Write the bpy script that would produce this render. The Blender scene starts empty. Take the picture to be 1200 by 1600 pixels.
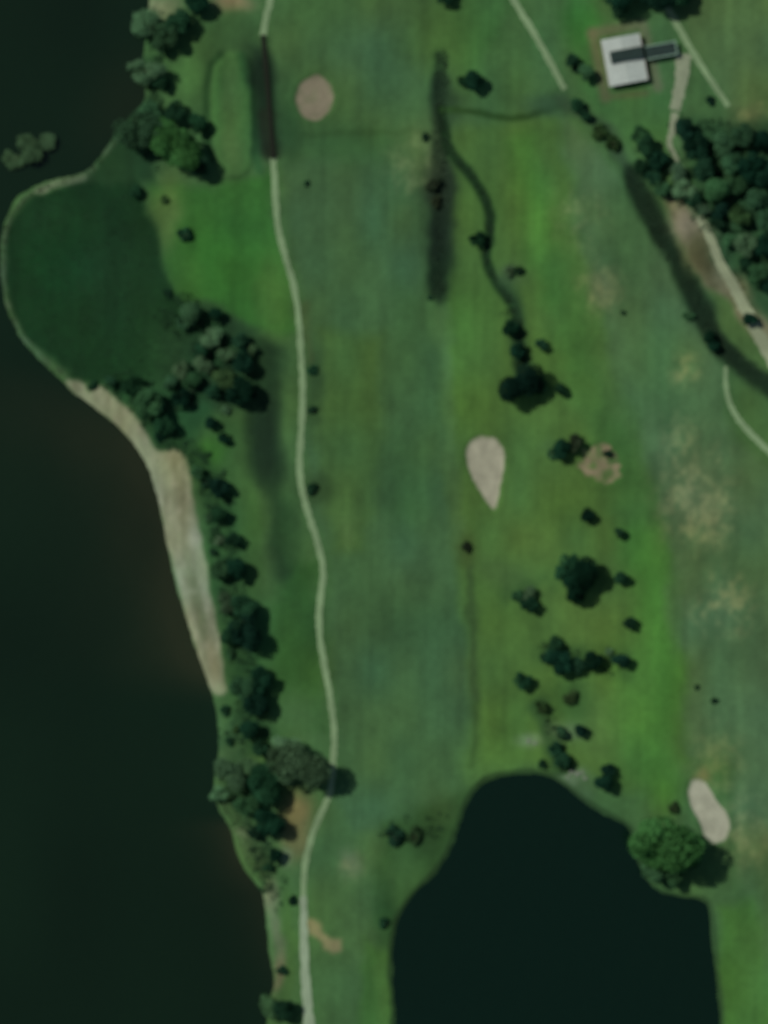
import bpy, bmesh, math, random
import numpy as np
from mathutils import Vector, Matrix, noise as mnoise

random.seed(7); RNG = np.random.RandomState(11)
S = 0.2                                   # metres per photograph pixel
def W(px, py): return ((px-600.0)*S, (800.0-py)*S)

# ------------------------------------------------------------------ camera
scene = bpy.context.scene
cam_d = bpy.data.cameras.new('camera'); cam = bpy.data.objects.new('camera', cam_d)
scene.collection.objects.link(cam); scene.camera = cam
cam.location = (0, 0, 1500.0); cam.rotation_euler = (0, 0, 0)
cam_d.sensor_fit = 'VERTICAL'; cam_d.sensor_height = 36.0
cam_d.lens = 36.0*1500.0/320.0
cam_d.clip_start = 1.0; cam_d.clip_end = 12000.0
cam_d.dof.use_dof = True; cam_d.dof.focus_distance = 47.0; cam_d.dof.aperture_fstop = 2.8   # slightly out of focus, like the photograph

# ------------------------------------------------------------------ world + sun
SUN_EL, SUN_AZ = math.radians(53), math.radians(300)
w = bpy.data.worlds.new('World'); scene.world = w; w.use_nodes = True
nt = w.node_tree; nt.nodes.clear()
out = nt.nodes.new('ShaderNodeOutputWorld'); bg = nt.nodes.new('ShaderNodeBackground')
sky = nt.nodes.new('ShaderNodeTexSky'); sky.sky_type = 'NISHITA'; sky.sun_disc = False
sky.sun_elevation = SUN_EL; sky.sun_rotation = SUN_AZ
bg.inputs['Strength'].default_value = 0.05
nt.links.new(sky.outputs[0], bg.inputs[0]); nt.links.new(bg.outputs[0], out.inputs[0])
sd = bpy.data.lights.new('sun', 'SUN'); sd.energy = 3.0; sd.angle = math.radians(0.5); sd.color = (1.0, 0.95, 0.87)
sun = bpy.data.objects.new('sun', sd); scene.collection.objects.link(sun)
dv = Vector((-math.sin(SUN_AZ)*math.cos(SUN_EL), -math.cos(SUN_AZ)*math.cos(SUN_EL), -math.sin(SUN_EL)))
sun.rotation_euler = dv.to_track_quat('-Z', 'Y').to_euler(); sun.location = (-200, 120, 220)
scene.view_settings.view_transform = 'Standard'; scene.view_settings.look = 'None'
scene.view_settings.exposure = 0.0; scene.view_settings.gamma = 1.0; scene.view_settings.use_curve_mapping = False
scene.render.engine = 'CYCLES'

COL = scene.collection
GAIN = 1.21                                # albedo for a displayed linear colour of 1 under this sun
def lin(c):
    c = np.asarray(c, dtype=float)/255.0
    return np.where(c <= 0.04045, c/12.92, ((c+0.055)/1.055)**2.4)
def alb(r, g, b): return tuple(float(v) for v in np.clip(lin((r, g, b))*GAIN, 0, 0.85)) + (1.0,)

# ------------------------------------------------------------------ helpers
def tag(o, label=None, cat=None, group=None, kind=None):
    if label: o['label'] = label
    if cat: o['category'] = cat
    if group: o['group'] = group
    if kind: o['kind'] = kind
    return o
def empty(name, loc, rz=0.0):
    o = bpy.data.objects.new(name, None); COL.objects.link(o)
    o.location = loc; o.rotation_euler = (0, 0, rz); o.empty_display_size = 0.5
    return o
def link_mesh(name, me, mat=None, parent=None):
    o = bpy.data.objects.new(name, me); COL.objects.link(o)
    if mat and not me.materials: me.materials.append(mat)
    if parent: o.parent = parent
    return o
class MB:
    def __init__(s): s.v = []; s.f = []
    def box(s, c, d, rz=0.0, taper=1.0):
        cx, cy, cz = c; hx, hy, hz = d[0]/2, d[1]/2, d[2]/2
        b = len(s.v); cr, sr = math.cos(rz), math.sin(rz)
        for z, k in ((-hz, 1.0), (hz, taper)):
            for x, y in ((-hx, -hy), (hx, -hy), (hx, hy), (-hx, hy)):
                s.v.append((cx+(x*cr-y*sr)*k, cy+(x*sr+y*cr)*k, cz+z))
        s.f += [(b+3, b+2, b+1, b), (b+4, b+5, b+6, b+7)] + [(b+i, b+(i+1) % 4, b+4+(i+1) % 4, b+4+i) for i in range(4)]
        return s
    def tube(s, p0, p1, r0, r1, n=7):
        p0, p1 = Vector(p0), Vector(p1); q = (p1-p0).to_track_quat('Z', 'Y'); b = len(s.v)
        for p, r in ((p0, r0), (p1, r1)):
            for i in range(n):
                a = 2*math.pi*i/n; s.v.append(tuple(p + q @ Vector((math.cos(a)*r, math.sin(a)*r, 0))))
        s.f += [(b+i, b+(i+1) % n, b+n+(i+1) % n, b+n+i) for i in range(n)]
        s.f += [tuple(b+n+i for i in range(n)), tuple(b+n-1-i for i in range(n))]
        return s
    def mesh(s, name):
        me = bpy.data.meshes.new(name); me.from_pydata(s.v, [], s.f); me.update(); return me
    def build(s, name, mat, parent=None): return link_mesh(name, s.mesh(name), mat, parent)

# ------------------------------------------------------------------ numpy field helpers (all in photo-scale pixels = plan coordinates of the place)
def smooth(a, b, x):
    t = np.clip((x-a)/(b-a), 0, 1); return t*t*(3-2*t)
def catmull(pts, n=6, closed=False):
    P = np.array(pts, float); out = []
    m = len(P)
    rng = range(m) if closed else range(m-1)
    for i in rng:
        p0 = P[(i-1) % m] if closed or i > 0 else P[0]; p1 = P[i]; p2 = P[(i+1) % m]
        p3 = P[(i+2) % m] if closed or i+2 < m else P[-1]
        for k in range(n):
            t = k/n
            out.append(0.5*((2*p1)+(-p0+p2)*t+(2*p0-5*p1+4*p2-p3)*t*t+(-p0+3*p1-3*p2+p3)*t**3))
    if not closed: out.append(P[-1])
    return np.array(out)
def dseg(X, Y, pts, closed=False):
    D = np.full(X.shape, 1e9); m = len(pts)
    for i in range(m if closed else m-1):
        ax, ay = pts[i]; bx, by = pts[(i+1) % m]; dx, dy = bx-ax, by-ay
        L = dx*dx+dy*dy+1e-9
        t = np.clip(((X-ax)*dx+(Y-ay)*dy)/L, 0, 1)
        D = np.minimum(D, (X-ax-t*dx)**2+(Y-ay-t*dy)**2)
    return np.sqrt(D)
def inside(X, Y, pts):
    c = np.zeros(X.shape, bool); m = len(pts)
    for i in range(m):
        ax, ay = pts[i]; bx, by = pts[(i+1) % m]
        if ay == by: continue
        c ^= ((ay > Y) != (by > Y)) & (X < (bx-ax)*(Y-ay)/(by-ay)+ax)
    return c
def sdf(X, Y, pts):                       # positive inside
    d = dseg(X, Y, pts, True); return np.where(inside(X, Y, pts), d, -d)
def vnoise(X, Y, sx, sy, seed):
    r = np.random.RandomState(seed).rand(256, 256)
    u = X/sx+1000.0; v = Y/sy+1000.0
    iu = np.floor(u).astype(int); iv = np.floor(v).astype(int)
    fu = u-iu; fv = v-iv; fu = fu*fu*(3-2*fu); fv = fv*fv*(3-2*fv)
    g = lambda a, b: r[a % 256, b % 256]
    return (g(iu, iv)*(1-fu)+g(iu+1, iv)*fu)*(1-fv)+(g(iu, iv+1)*(1-fu)+g(iu+1, iv+1)*fu)*fv - 0.5

# ------------------------------------------------------------------ plan of the place
LAKE = catmull([(222,-160),(228,-40),(232,20),(226,60),(222,110),(226,150),(205,180),(182,208),(160,240),(128,270),(92,277),(58,288),(28,308),(8,340),
        (1,380),(1,425),(8,475),(28,520),(58,560),(92,590),(112,612),(140,632),(178,660),(205,690),(228,725),(246,775),(258,830),
        (272,900),(288,955),(305,1010),(322,1062),(336,1105),(342,1150),(341,1190),(334,1235),(346,1272),(362,1300),(374,1345),
        (398,1378),(411,1400),(416,1440),(422,1490),(428,1530),(418,1575),(412,1640),(400,1760),(380,1900)], 3)
LAKE = np.vstack([LAKE, [(380,9000),(-16000,9000),(-16000,-9000),(222,-9000)]])
POND = catmull([(622,1640),(618,1580),(614,1520),(615,1470),(626,1430),(650,1395),(682,1362),(706,1326),(722,1282),(736,1246),(760,1222),
        (800,1211),(846,1210),(880,1224),(906,1248),(946,1274),(984,1298),(992,1340),(1020,1385),(1060,1402),(1098,1408),(1108,1430),
        (1116,1500),(1121,1560),(1124,1640),(1080,1740),(900,1800),(700,1760)], 3, True)
MARSH = catmull([(140,275),(215,285),(232,330),(248,380),(265,440),(300,480),(345,520),(360,560),(330,590),(270,600),(200,600),(130,598),(92,575),
        (55,540),(28,500),(14,450),(8,400),(14,350),(40,318),(80,296)], 3, True)
RIM = catmull([(182,218),(158,248),(130,276),(92,284),(62,294),(34,314),(14,344),(6,384),(7,428),(14,474),(34,518),(62,556),(94,584),(118,606)], 4)
BEACH = catmull([(104,598),(128,597),(140,612),(156,604),(178,622),(205,648),(232,684),(250,705),(282,708),(297,745),(303,800),(314,850),(325,900),(334,955),(344,1010),
        (350,1060),(350,1082),(334,1082),(316,1045),(298,998),(280,935),(264,870),(250,800),(240,765),(222,722),(198,686),(168,655),(132,628)], 3, True)
MAINPATH_A = [(432,-60),(422,0),(415,30),(411,56)]
MAINPATH_B = [(427,246),(430,300),(434,350),(444,395),(457,440),(466,490),(470,550),(473,610),(471,670),(468,720),(472,765),(484,810),(497,850),(505,895),
        (500,940),(499,985),(507,1040),(516,1090),(522,1140),(521,1190),(516,1235),(503,1268),(488,1305),(477,1350),(474,1400),(475,1460),(477,1520),(481,1580),(490,1660),(500,1760)]
DITCH_A = [(690,88),(690,130),(688,190),(688,250),(690,300),(689,360),(687,410),(686,455)]
DITCH_B = [(692,175),(700,225),(722,258),(750,292),(765,330),(764,370),(758,400),(775,440),(800,475),(812,520),(820,600)]
DITCH_C = [(690,170),(730,172),(770,182),(820,184),(880,165)]
DITCH_D = [(880,150),(915,180),(955,222),(990,275),(1015,330),(1045,385),(1075,440),(1098,490),(1122,535),(1160,570),(1215,612),(1300,680)]
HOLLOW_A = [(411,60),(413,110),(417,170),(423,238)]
DARK_BAND = [(412,560),(411,620),(415,680),(425,740),(432,790),(434,860)]
TEE = catmull([(345,92),(378,84),(392,105),(396,170),(394,240),(384,272),(350,276),(338,245),(330,190),(330,130)], 3, True)
BUNKERS = {
 'a': (catmull([(480,122),(500,117),(515,130),(522,152),(514,176),(495,188),(474,182),(463,165),(464,140)],4,True), (114,109,90),
       'round tan sand bunker beside the putting green, greyish brown and the most northerly', 'round'),
 'b': (catmull([(742,684),(766,682),(784,696),(789,720),(784,750),(776,790),(768,795),(756,778),(742,756),(730,730),(729,703)],4,True), (138,138,118),
       'pale teardrop sand bunker pointing down, between the central fairway and the scattered trees', 'teardrop'),
 'c': (catmull([(1082,1218),(1098,1219),(1110,1234),(1120,1252),(1136,1272),(1141,1296),(1130,1314),(1112,1316),(1100,1304),(1092,1282),(1080,1262),(1075,1238)],4,True), (143,146,127),
       'long pale kidney shaped sand bunker next to the big tree at the pond corner', 'long'),
 'd': (catmull([(915,700),(935,694),(960,700),(970,722),(966,746),(945,754),(920,746),(906,730),(906,712)],4,True), (112,110,86),
       'small weedy brown bunker with bushes growing at its rim', 'weedy'),
}

def polyw(X, Y, pts, f): return smooth(-f, f, sdf(X, Y, pts))
def strokew(X, Y, pts, r, f): return 1-smooth(r-f, r+f, dseg(X, Y, pts))
def blobw(X, Y, x, y, rx, ry, a=0.0):
    ca, sa = math.cos(math.radians(a)), math.sin(math.radians(a))
    dx, dy = X-x, Y-y; u = (dx*ca+dy*sa)/rx; v = (-dx*sa+dy*ca)/ry
    return np.exp(-(u*u+v*v)**1.5*0.7)

_hcache = {}
def height(X, Y):
    wob = vnoise(X, Y, 9, 9, 3)*5+vnoise(X, Y, 28, 28, 4)*6
    h = vnoise(X, Y, 160, 200, 5)*0.5+vnoise(X, Y, 50, 60, 6)*0.15
    h = h*smooth(0, 40, -sdf(X, Y, POND))
    h -= 1.0*strokew(X, Y, catmull(DITCH_A,3), 11, 8)*0.5
    for D, r, k in ((DITCH_B, 7, .7), (DITCH_C, 6, .35), (DITCH_D, 14, .8)): h -= k*strokew(X, Y, catmull(D,3), r, 6)*0.6
    h -= 0.5*strokew(X, Y, HOLLOW_A, 20, 10); h -= 0.5*strokew(X, Y, DARK_BAND, 24, 12)
    h += 0.7*polyw(X, Y, TEE, 5)
    h -= 0.25*polyw(X, Y, MARSH, 10)
    h += 0.25*strokew(X, Y, RIM, 5, 4)
    for k, b in BUNKERS.items():
        h -= 0.45*polyw(X, Y, b[0], 5) - 0.12*(smooth(0, 4, 8-np.abs(sdf(X, Y, b[0])+6)))
    for P in (LAKE, POND):
        d = (sdf(X, Y, P)+wob*0.45)*S               # metres into the water
        s = np.clip(-d/2.0, -1.6, 1.0)
        e = smooth(-0.4, 1.0, s)
        h = np.where(d < 2.2, np.minimum(h, h*e + (-0.6)*(1-e)), h)
        h = np.where(d > -0.6, np.minimum(h, -0.6-0.35*(d)), h)
        h = np.maximum(h, -3.0)
    return h

def colour(X, Y):                           # turf, soil and sand colours by place
    C = np.empty(X.shape+(3,)); C[:] = (59,91,52)
    def mix(wt, col, k=1.0):
        wt = (wt*k)[..., None]; C[:] = C*(1-wt)+np.array(col, float)*wt
    wx = X+vnoise(X, Y, 40, 40, 21)*14+vnoise(X, Y, 14, 14, 22)*6
    wy = Y+vnoise(X, Y, 40, 40, 23)*14+vnoise(X, Y, 14, 14, 24)*6
    PW = lambda p, f, c, k=1.0: mix(polyw(wx, wy, p, f), c, k)
    SW = lambda p, r, f, c, k=1.0: mix(strokew(wx, wy, p, r, f), c, k)
    hx, hy = X+(wx-X)*.5, Y+(wy-Y)*.5
    HW = lambda p, r, f, c, k=1.0: mix(strokew(hx, hy, p, r, f), c, k)
    BW = lambda x, y, rx, ry, c, k=1.0, a=0: mix(blobw(wx, wy, x, y, rx, ry, a), c, k)
    # big areas
    PW([(440,255),(640,225),(655,300),(668,480),(694,700),(710,850),(722,960),(738,1100),(730,1230),(640,1290),(560,1300),(528,1250),(522,1080),(508,900),(478,760),(472,480)], 14, (57,89,55))
    PW([(500,520),(600,520),(600,700),(570,860),(520,860),(495,700)], 18, (62,94,49), .9)
    PW([(620,450),(680,470),(690,720),(660,820),(600,800),(600,560)], 26, (56,90,52), .8)
    BW(600,100,75,80,(60,90,56)); BW(600,105,34,46,(56,88,56), .7)
    BW(560,230,90,25,(50,88,50), .6)
    BW(690,60,60,60,(60,92,42), .6); BW(770,60,50,90,(54,98,48), .7); BW(790,90,26,90,(66,96,56), .5, 20)
    PW([(700,200),(870,180),(900,350),(960,560),(1005,700),(1050,900),(1075,1180),(980,1240),(900,1200),(760,1195),(745,1100),(725,960),(705,800),(700,600)], 16, (64,96,46))
    SW([(815,230),(832,300),(850,400),(868,460)], 22, 22, (62,106,46), .95)
    SW([(880,420),(905,560),(945,650),(985,760),(1010,860)], 30, 26, (56,100,50), .7)
    SW([(1005,850),(1030,960),(1045,1060),(1020,1150),(1035,1230)], 30, 28, (62,108,45), .95)
    BW(915,615,26,26,(68,108,50), .7); BW(720,540,28,90,(62,102,45), .7); BW(760,500,22,60,(66,104,48), .6)
    BW(740,630,35,40,(66,98,44), .6); BW(775,1170,50,60,(70,108,50), .7); BW(930,1140,50,60,(74,108,56), .7)
    BW(990,1120,40,90,(64,108,46), .8); BW(840,850,60,40,(66,94,46), .6); BW(900,960,70,50,(72,100,52), .5)
    SW([(690,480),(706,700),(716,860)], 10, 10, (66,98,60), .5)
    # right fairway and the fields beyond the ditch
    PW([(885,190),(955,262),(1060,440),(1125,570),(1148,680),(1320,820),(1320,1620),(1185,1620),(1165,1420),(1140,1200),(1082,1180),(1062,900),(1012,700),(965,560),(905,350)], 14, (66,94,60))
    BW(1010,590,60,110,(60,94,56), .7); BW(990,330,40,110,(62,98,56), .6); BW(1180,880,60,120,(62,90,56), .7); BW(960,420,45,60,(60,92,58), .5)
    PW([(1122,1420),(1175,1400),(1200,1500),(1260,1640),(1128,1640)], 14, (64,106,46)); BW(1190,1500,40,120,(58,98,52), .6)
    PW([(1050,0),(1300,-50),(1300,240),(1150,180),(1085,80)], 14, (67,94,56))
    PW([(880,-40),(930,-40),(935,140),(1040,140),(1050,210),(980,230),(900,130)], 14, (54,92,48))
    BW(905,40,28,40,(46,96,42), .8); BW(980,180,60,40,(56,92,52), .7)
    # west side
    PW([(236,292),(330,292),(425,262),(432,350),(455,430),(462,520),(400,520),(345,480),(290,462),(262,420)], 12, (49,96,42))
    BW(350,400,60,60,(44,96,40), .7); BW(430,470,26,60,(62,96,46), .7); BW(262,340,22,50,(84,112,62), .7); BW(290,430,30,40,(62,108,46), .7)
    PW([(300,640),(395,660),(400,900),(440,1000),(440,1150),(380,1190),(345,1080),(320,880),(303,740)], 12, (50,84,46))
    BW(330,710,24,26,(52,100,42), .9); BW(385,720,16,60,(56,88,48), .7); BW(395,860,14,80,(54,90,46), .7)
    PW([(440,880),(495,880),(500,1040),(515,1140),(440,1150),(425,1060)], 14, (46,82,40)); BW(470,1120,40,40,(68,96,58), .6)
    BW(450,960,34,60,(44,82,40), .7)
    PW([(310,20),(400,20),(405,90),(330,90),(320,270),(290,180)], 14, (52,84,48)); BW(290,125,26,40,(66,108,58), .8)
    PW(TEE, 6, (60,100,52)); BW(365,150,14,50,(70,98,54), .6); BW(362,235,16,36,(72,104,58), .7)
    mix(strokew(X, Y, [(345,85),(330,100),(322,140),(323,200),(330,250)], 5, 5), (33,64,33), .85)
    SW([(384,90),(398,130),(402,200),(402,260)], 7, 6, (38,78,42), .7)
    SW([(440,210),(520,212),(600,208),(690,205)], 5, 5, (46,74,40), .55)
    # damp hollow, ditches and other dark ground
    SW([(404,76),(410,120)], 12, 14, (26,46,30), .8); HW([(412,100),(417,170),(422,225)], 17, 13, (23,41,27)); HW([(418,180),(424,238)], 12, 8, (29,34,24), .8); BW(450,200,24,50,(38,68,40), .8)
    SW(DARK_BAND[:4], 23, 17, (27,49,30), .96); SW(DARK_BAND[3:]+[(438,890)], 13, 15, (32,56,34), .85); BW(415,690,24,60,(24,42,29), .9); BW(380,560,40,40,(30,54,34), .8); BW(450,830,20,60,(36,66,36), .7)  # long band of darker ground west of the cart path, with darker edges
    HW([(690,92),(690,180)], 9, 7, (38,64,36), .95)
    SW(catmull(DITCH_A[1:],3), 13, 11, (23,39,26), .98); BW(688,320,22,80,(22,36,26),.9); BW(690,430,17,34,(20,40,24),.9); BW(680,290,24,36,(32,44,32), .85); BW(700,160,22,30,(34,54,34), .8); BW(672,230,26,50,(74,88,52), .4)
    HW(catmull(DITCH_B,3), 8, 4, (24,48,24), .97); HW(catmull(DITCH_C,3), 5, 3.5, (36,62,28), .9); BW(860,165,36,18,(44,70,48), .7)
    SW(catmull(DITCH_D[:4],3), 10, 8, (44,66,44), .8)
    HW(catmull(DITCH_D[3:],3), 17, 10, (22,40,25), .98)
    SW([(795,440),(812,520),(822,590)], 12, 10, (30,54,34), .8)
    PW([(600,1280),(735,1235),(722,1290),(690,1350),(640,1400),(600,1440),(585,1380)], 16, (44,74,38), .9)
    BW(665,1300,36,36,(38,64,34), .9, 0); BW(700,1260,26,30,(48,72,40), .7); BW(630,1370,22,40,(60,94,50), .7); BW(600,1440,16,40,(38,72,38), .8)
    PW([(570,1470),(612,1480),(618,1640),(560,1640)], 12, (56,94,44)); BW(600,1560,14,70,(68,102,48), .6)
    SW([(735,880),(735,960),(740,1030),(744,1090)], 6, 7, (46,68,38), .8); BW(730,855,16,24,(52,72,36), .9); SW([(744,1100),(742,1200)], 4, 5, (50,78,40), .7)
    BW(790,900,50,22,(58,80,44), .5, 30); BW(880,1095,45,26,(46,74,36), .8); SW([(845,1105),(862,1150),(880,1200)], 14, 10, (38,66,38), .8)
    BW(492,585,12,36,(40,66,40), .7); BW(490,645,10,26,(42,68,40), .6); BW(500,765,26,24,(40,64,36), .7); SW([(478,480),(482,560)], 7, 7, (62,80,48), .6)  # dark blobs paint small shadows on the grass east of the path
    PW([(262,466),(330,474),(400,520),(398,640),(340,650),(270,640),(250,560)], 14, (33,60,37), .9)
    # marsh
    PW(MARSH, 9, (21,52,27)); BW(90,400,50,70,(18,56,30), .7); BW(200,440,80,80,(22,47,27), .6); BW(70,340,40,30,(26,56,34), .5)
    PW([(185,190),(232,160),(245,290),(180,290),(140,276)], 10, (32,60,34)); PW([(150,600),(300,580),(330,640),(300,700),(250,705),(200,640)], 14, (34,70,40))
    BW(300,560,60,60,(36,64,38), .8); BW(262,340,14,40,(84,112,62), .3)
    mix(strokew(wx*.6+X*.4, wy*.6+Y*.4, RIM, 4, 4)*(0.55+vnoise(X,Y,14,14,78)).clip(0,1), (72,92,68), 1.0); mix(strokew(wx*.6+X*.4, wy*.6+Y*.4, RIM[8:14], 5, 3), (112,124,96), .6); BW(66,294,16,7,(140,148,120), .7, -30); BW(110,280,26,7,(88,104,76), .7, -5)
    # soil, dry spots
    for x, y, rx, ry, c, k in ((935,450,22,26,(92,104,72),.8),(1085,760,46,54,(84,104,66),.75),(1105,800,28,46,(92,110,72),.6),(1130,940,34,40,(80,108,74),.5),(1072,580,14,16,(84,112,72),.6),
        (545,835,14,24,(74,104,60),.6),(548,1352,15,22,(96,114,80),.75),(466,1270,25,34,(104,102,68),.95),(462,1310,16,36,(98,100,62),.9),(1175,1310,26,34,(84,104,62),.7),
        (1170,190,26,30,(84,98,66),.7),(640,250,26,40,(72,88,50),.5),(832,1160,20,9,(94,118,88),.8),(895,1213,20,9,(104,130,104),.85),(885,1140,22,14,(88,110,84),.6),(905,1230,20,20,(64,92,62),.7),
        (800,430,22,20,(60,84,54),.6),(1015,680,12,40,(74,104,66),.5),(865,700,18,14,(66,100,56),.6),(240,14,18,22,(126,128,98),.9),(362,4,30,12,(120,112,84),.9),(262,8,20,20,(110,112,80),.7),
        (400,1320,22,22,(84,106,72),.8),(382,1300,16,8,(118,132,100),.7),(424,1400,11,24,(104,112,84),.9),(430,1460,9,50,(84,100,72),.9),(432,1520,8,24,(100,96,74),.8),(450,1460,10,80,(60,92,44),.6),
        (450,1345,8,14,(110,124,96),.6),(1095,1212,12,12,(104,106,68),.8),(1060,700,10,30,(74,100,64),.4),(905,330,30,20,(72,98,56),.5),(1060,950,14,60,(70,96,60),.5),(355,1185,24,26,(54,80,50),.7)):
        BW(x, y, rx, ry, c, k)
    PW([(484,1436),(496,1438),(514,1462),(536,1468),(534,1484),(516,1488),(498,1470),(482,1462)], 5, (112,112,80), .95)
    mix(strokew(X, Y, [(926,52),(1004,38),(1028,136)], 8, 7), (84,90,66), .8); mix(strokew(X, Y, [(926,52),(946,152)], 8, 7), (86,88,62), .8); mix(strokew(X, Y, [(946,152),(1010,146)], 5, 5), (72,82,54), .7)
    mot = (vnoise(X,Y,11,15,81)*1.6+vnoise(X,Y,5,6,82)*1.2+.25).clip(0,1)
    for x, y, rx, ry, k in ((1085,770,50,70,1.0),(1110,810,30,40,.9),(1130,945,44,46,.9),(938,452,30,34,.8),(1165,1300,36,50,.6),(1060,690,26,40,.5),(1180,190,36,40,.6),(905,340,34,40,.5),(550,1352,16,22,.7),(1072,580,22,24,.8),(640,260,34,50,.4),(1120,1190,40,50,.4)):
        mix(blobw(X,Y,x,y,rx,ry)*mot, (112,124,82), k)
    # scrubby undergrowth along the west shore
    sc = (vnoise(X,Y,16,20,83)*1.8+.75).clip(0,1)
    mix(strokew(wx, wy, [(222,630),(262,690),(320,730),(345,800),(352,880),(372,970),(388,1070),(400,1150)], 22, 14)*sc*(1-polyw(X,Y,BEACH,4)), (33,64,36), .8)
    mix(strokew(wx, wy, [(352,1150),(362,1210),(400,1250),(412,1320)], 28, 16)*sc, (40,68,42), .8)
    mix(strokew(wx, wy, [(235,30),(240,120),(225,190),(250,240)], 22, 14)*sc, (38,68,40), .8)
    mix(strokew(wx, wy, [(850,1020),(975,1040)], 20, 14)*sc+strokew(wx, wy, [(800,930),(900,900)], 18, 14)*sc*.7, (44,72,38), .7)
    # earth bank east of the ditch
    PW([(1030,296),(1070,310),(1108,340),(1140,400),(1200,490),(1240,560),(1180,540),(1130,480),(1100,440),(1070,390),(1045,340)], 8, (104,104,78), .95)
    mix(polyw(X, Y, [(1030,296),(1108,340),(1140,400),(1200,490),(1130,480),(1070,390)], 8)*(vnoise(X,Y,9,14,77)*2).clip(0,1), (62,66,44), .7)
    BW(1075,350,26,22,(122,116,96), .9, 40); BW(1100,400,16,40,(58,62,40), .8, -25); BW(1068,395,10,26,(74,84,54), .8, -25)
    PW([(1110,450),(1140,470),(1190,540),(1215,590),(1160,560),(1120,510)], 8, (62,90,48)); BW(1060,240,16,50,(62,92,62), .7)
    PW([(1080,190),(1300,190),(1300,560),(1180,480),(1120,400),(1080,300)], 16, (38,68,42), .9)
    # beach
    bw = polyw(wx*.5+X*.5, wy*.5+Y*.5, BEACH, 4)
    t = smooth(640, 950, Y)[..., None]; bc = np.array((126,136,106.))*(1-t)+np.array((116,125,98.))*t
    C[:] = C*(1-bw[..., None])+bc*bw[..., None]
    m = bw*0.75
    mix(m*blobw(X, Y, 272, 712, 16, 12, 30), (104,108,82)); mix(m*blobw(X, Y, 286, 790, 10, 60, -8), (108,112,84)); mix(m*blobw(X, Y, 303, 840, 10, 16), (144,150,126))
    mix(m*blobw(X, Y, 310, 950, 8, 60, -12), (78,92,62)); mix(m*blobw(X, Y, 332, 1030, 8, 34, -12), (122,124,94)); mix(m*blobw(X, Y, 346, 1076, 10, 8), (126,140,106))
    mix(m*vnoise(X, Y, 10, 26, 41).clip(0, 1)*1.4, (96,100,74)); mix(m*vnoise(X, Y, 6, 14, 42).clip(0, 1)*1.2, (146,148,124))
    # under water
    uw = np.maximum(sdf(X, Y, LAKE), sdf(X, Y, POND)); mix(smooth(2, 8, uw), (30,32,20), .9)
    mix(1-smooth(2, 7, np.abs(np.maximum(sdf(wx*.3+X*.7, wy*.3+Y*.7, POND), -1e3)+3)), (34,56,32), .7)
    # mottling, faint mowing stripes down the fairways
    L = 1+vnoise(X, Y, 60, 110, 31)*0.16+vnoise(X, Y, 20, 30, 32)*0.12+vnoise(X, Y, 7, 9, 33)*0.08
    L += vnoise(X, Y, 5, 160, 34)*0.07+vnoise(X, Y, 12, 70, 37)*0.07
    hue = vnoise(X, Y, 45, 70, 35)
    C *= L[..., None]; C[..., 0] *= 1+hue*0.09; C[..., 2] *= 1-hue*0.10+vnoise(X, Y, 80, 80, 36)*0.09
    A = lin(np.clip(C, 2, 250))*GAIN
    return np.clip(A, 0.002, 0.8)

# ------------------------------------------------------------------ materials
def newmat(name):
    m = bpy.data.materials.new(name); m.use_nodes = True
    b = m.node_tree.nodes['Principled BSDF']; return m, m.node_tree, b
def simple(name, col, rough=0.85, nscale=2.0, namt=0.3, bump=0.0, spec=0.3, metallic=0.0):
    m, t, b = newmat(name)
    tc = t.nodes.new('ShaderNodeTexCoord'); n = t.nodes.new('ShaderNodeTexNoise'); n.inputs['Scale'].default_value = nscale; n.inputs['Detail'].default_value = 6
    r = t.nodes.new('ShaderNodeMapRange'); r.inputs['To Min'].default_value = 1-namt; r.inputs['To Max'].default_value = 1+namt; r.inputs['From Min'].default_value = .25; r.inputs['From Max'].default_value = .75
    mx = t.nodes.new('ShaderNodeVectorMath'); mx.operation = 'SCALE'; mx.inputs[0].default_value = col[:3]
    t.links.new(tc.outputs['Object'], n.inputs['Vector']); t.links.new(n.outputs['Fac'], r.inputs['Value']); t.links.new(r.outputs[0], mx.inputs['Scale'])
    t.links.new(mx.outputs[0], b.inputs['Base Color'])
    b.inputs['Roughness'].default_value = rough; b.inputs['Specular IOR Level'].default_value = spec; b.inputs['Metallic'].default_value = metallic
    if bump:
        bp = t.nodes.new('ShaderNodeBump'); bp.inputs['Strength'].default_value = bump; bp.inputs['Distance'].default_value = 0.1
        t.links.new(n.outputs['Fac'], bp.inputs['Height']); t.links.new(bp.outputs[0], b.inputs['Normal'])
    return m
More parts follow.
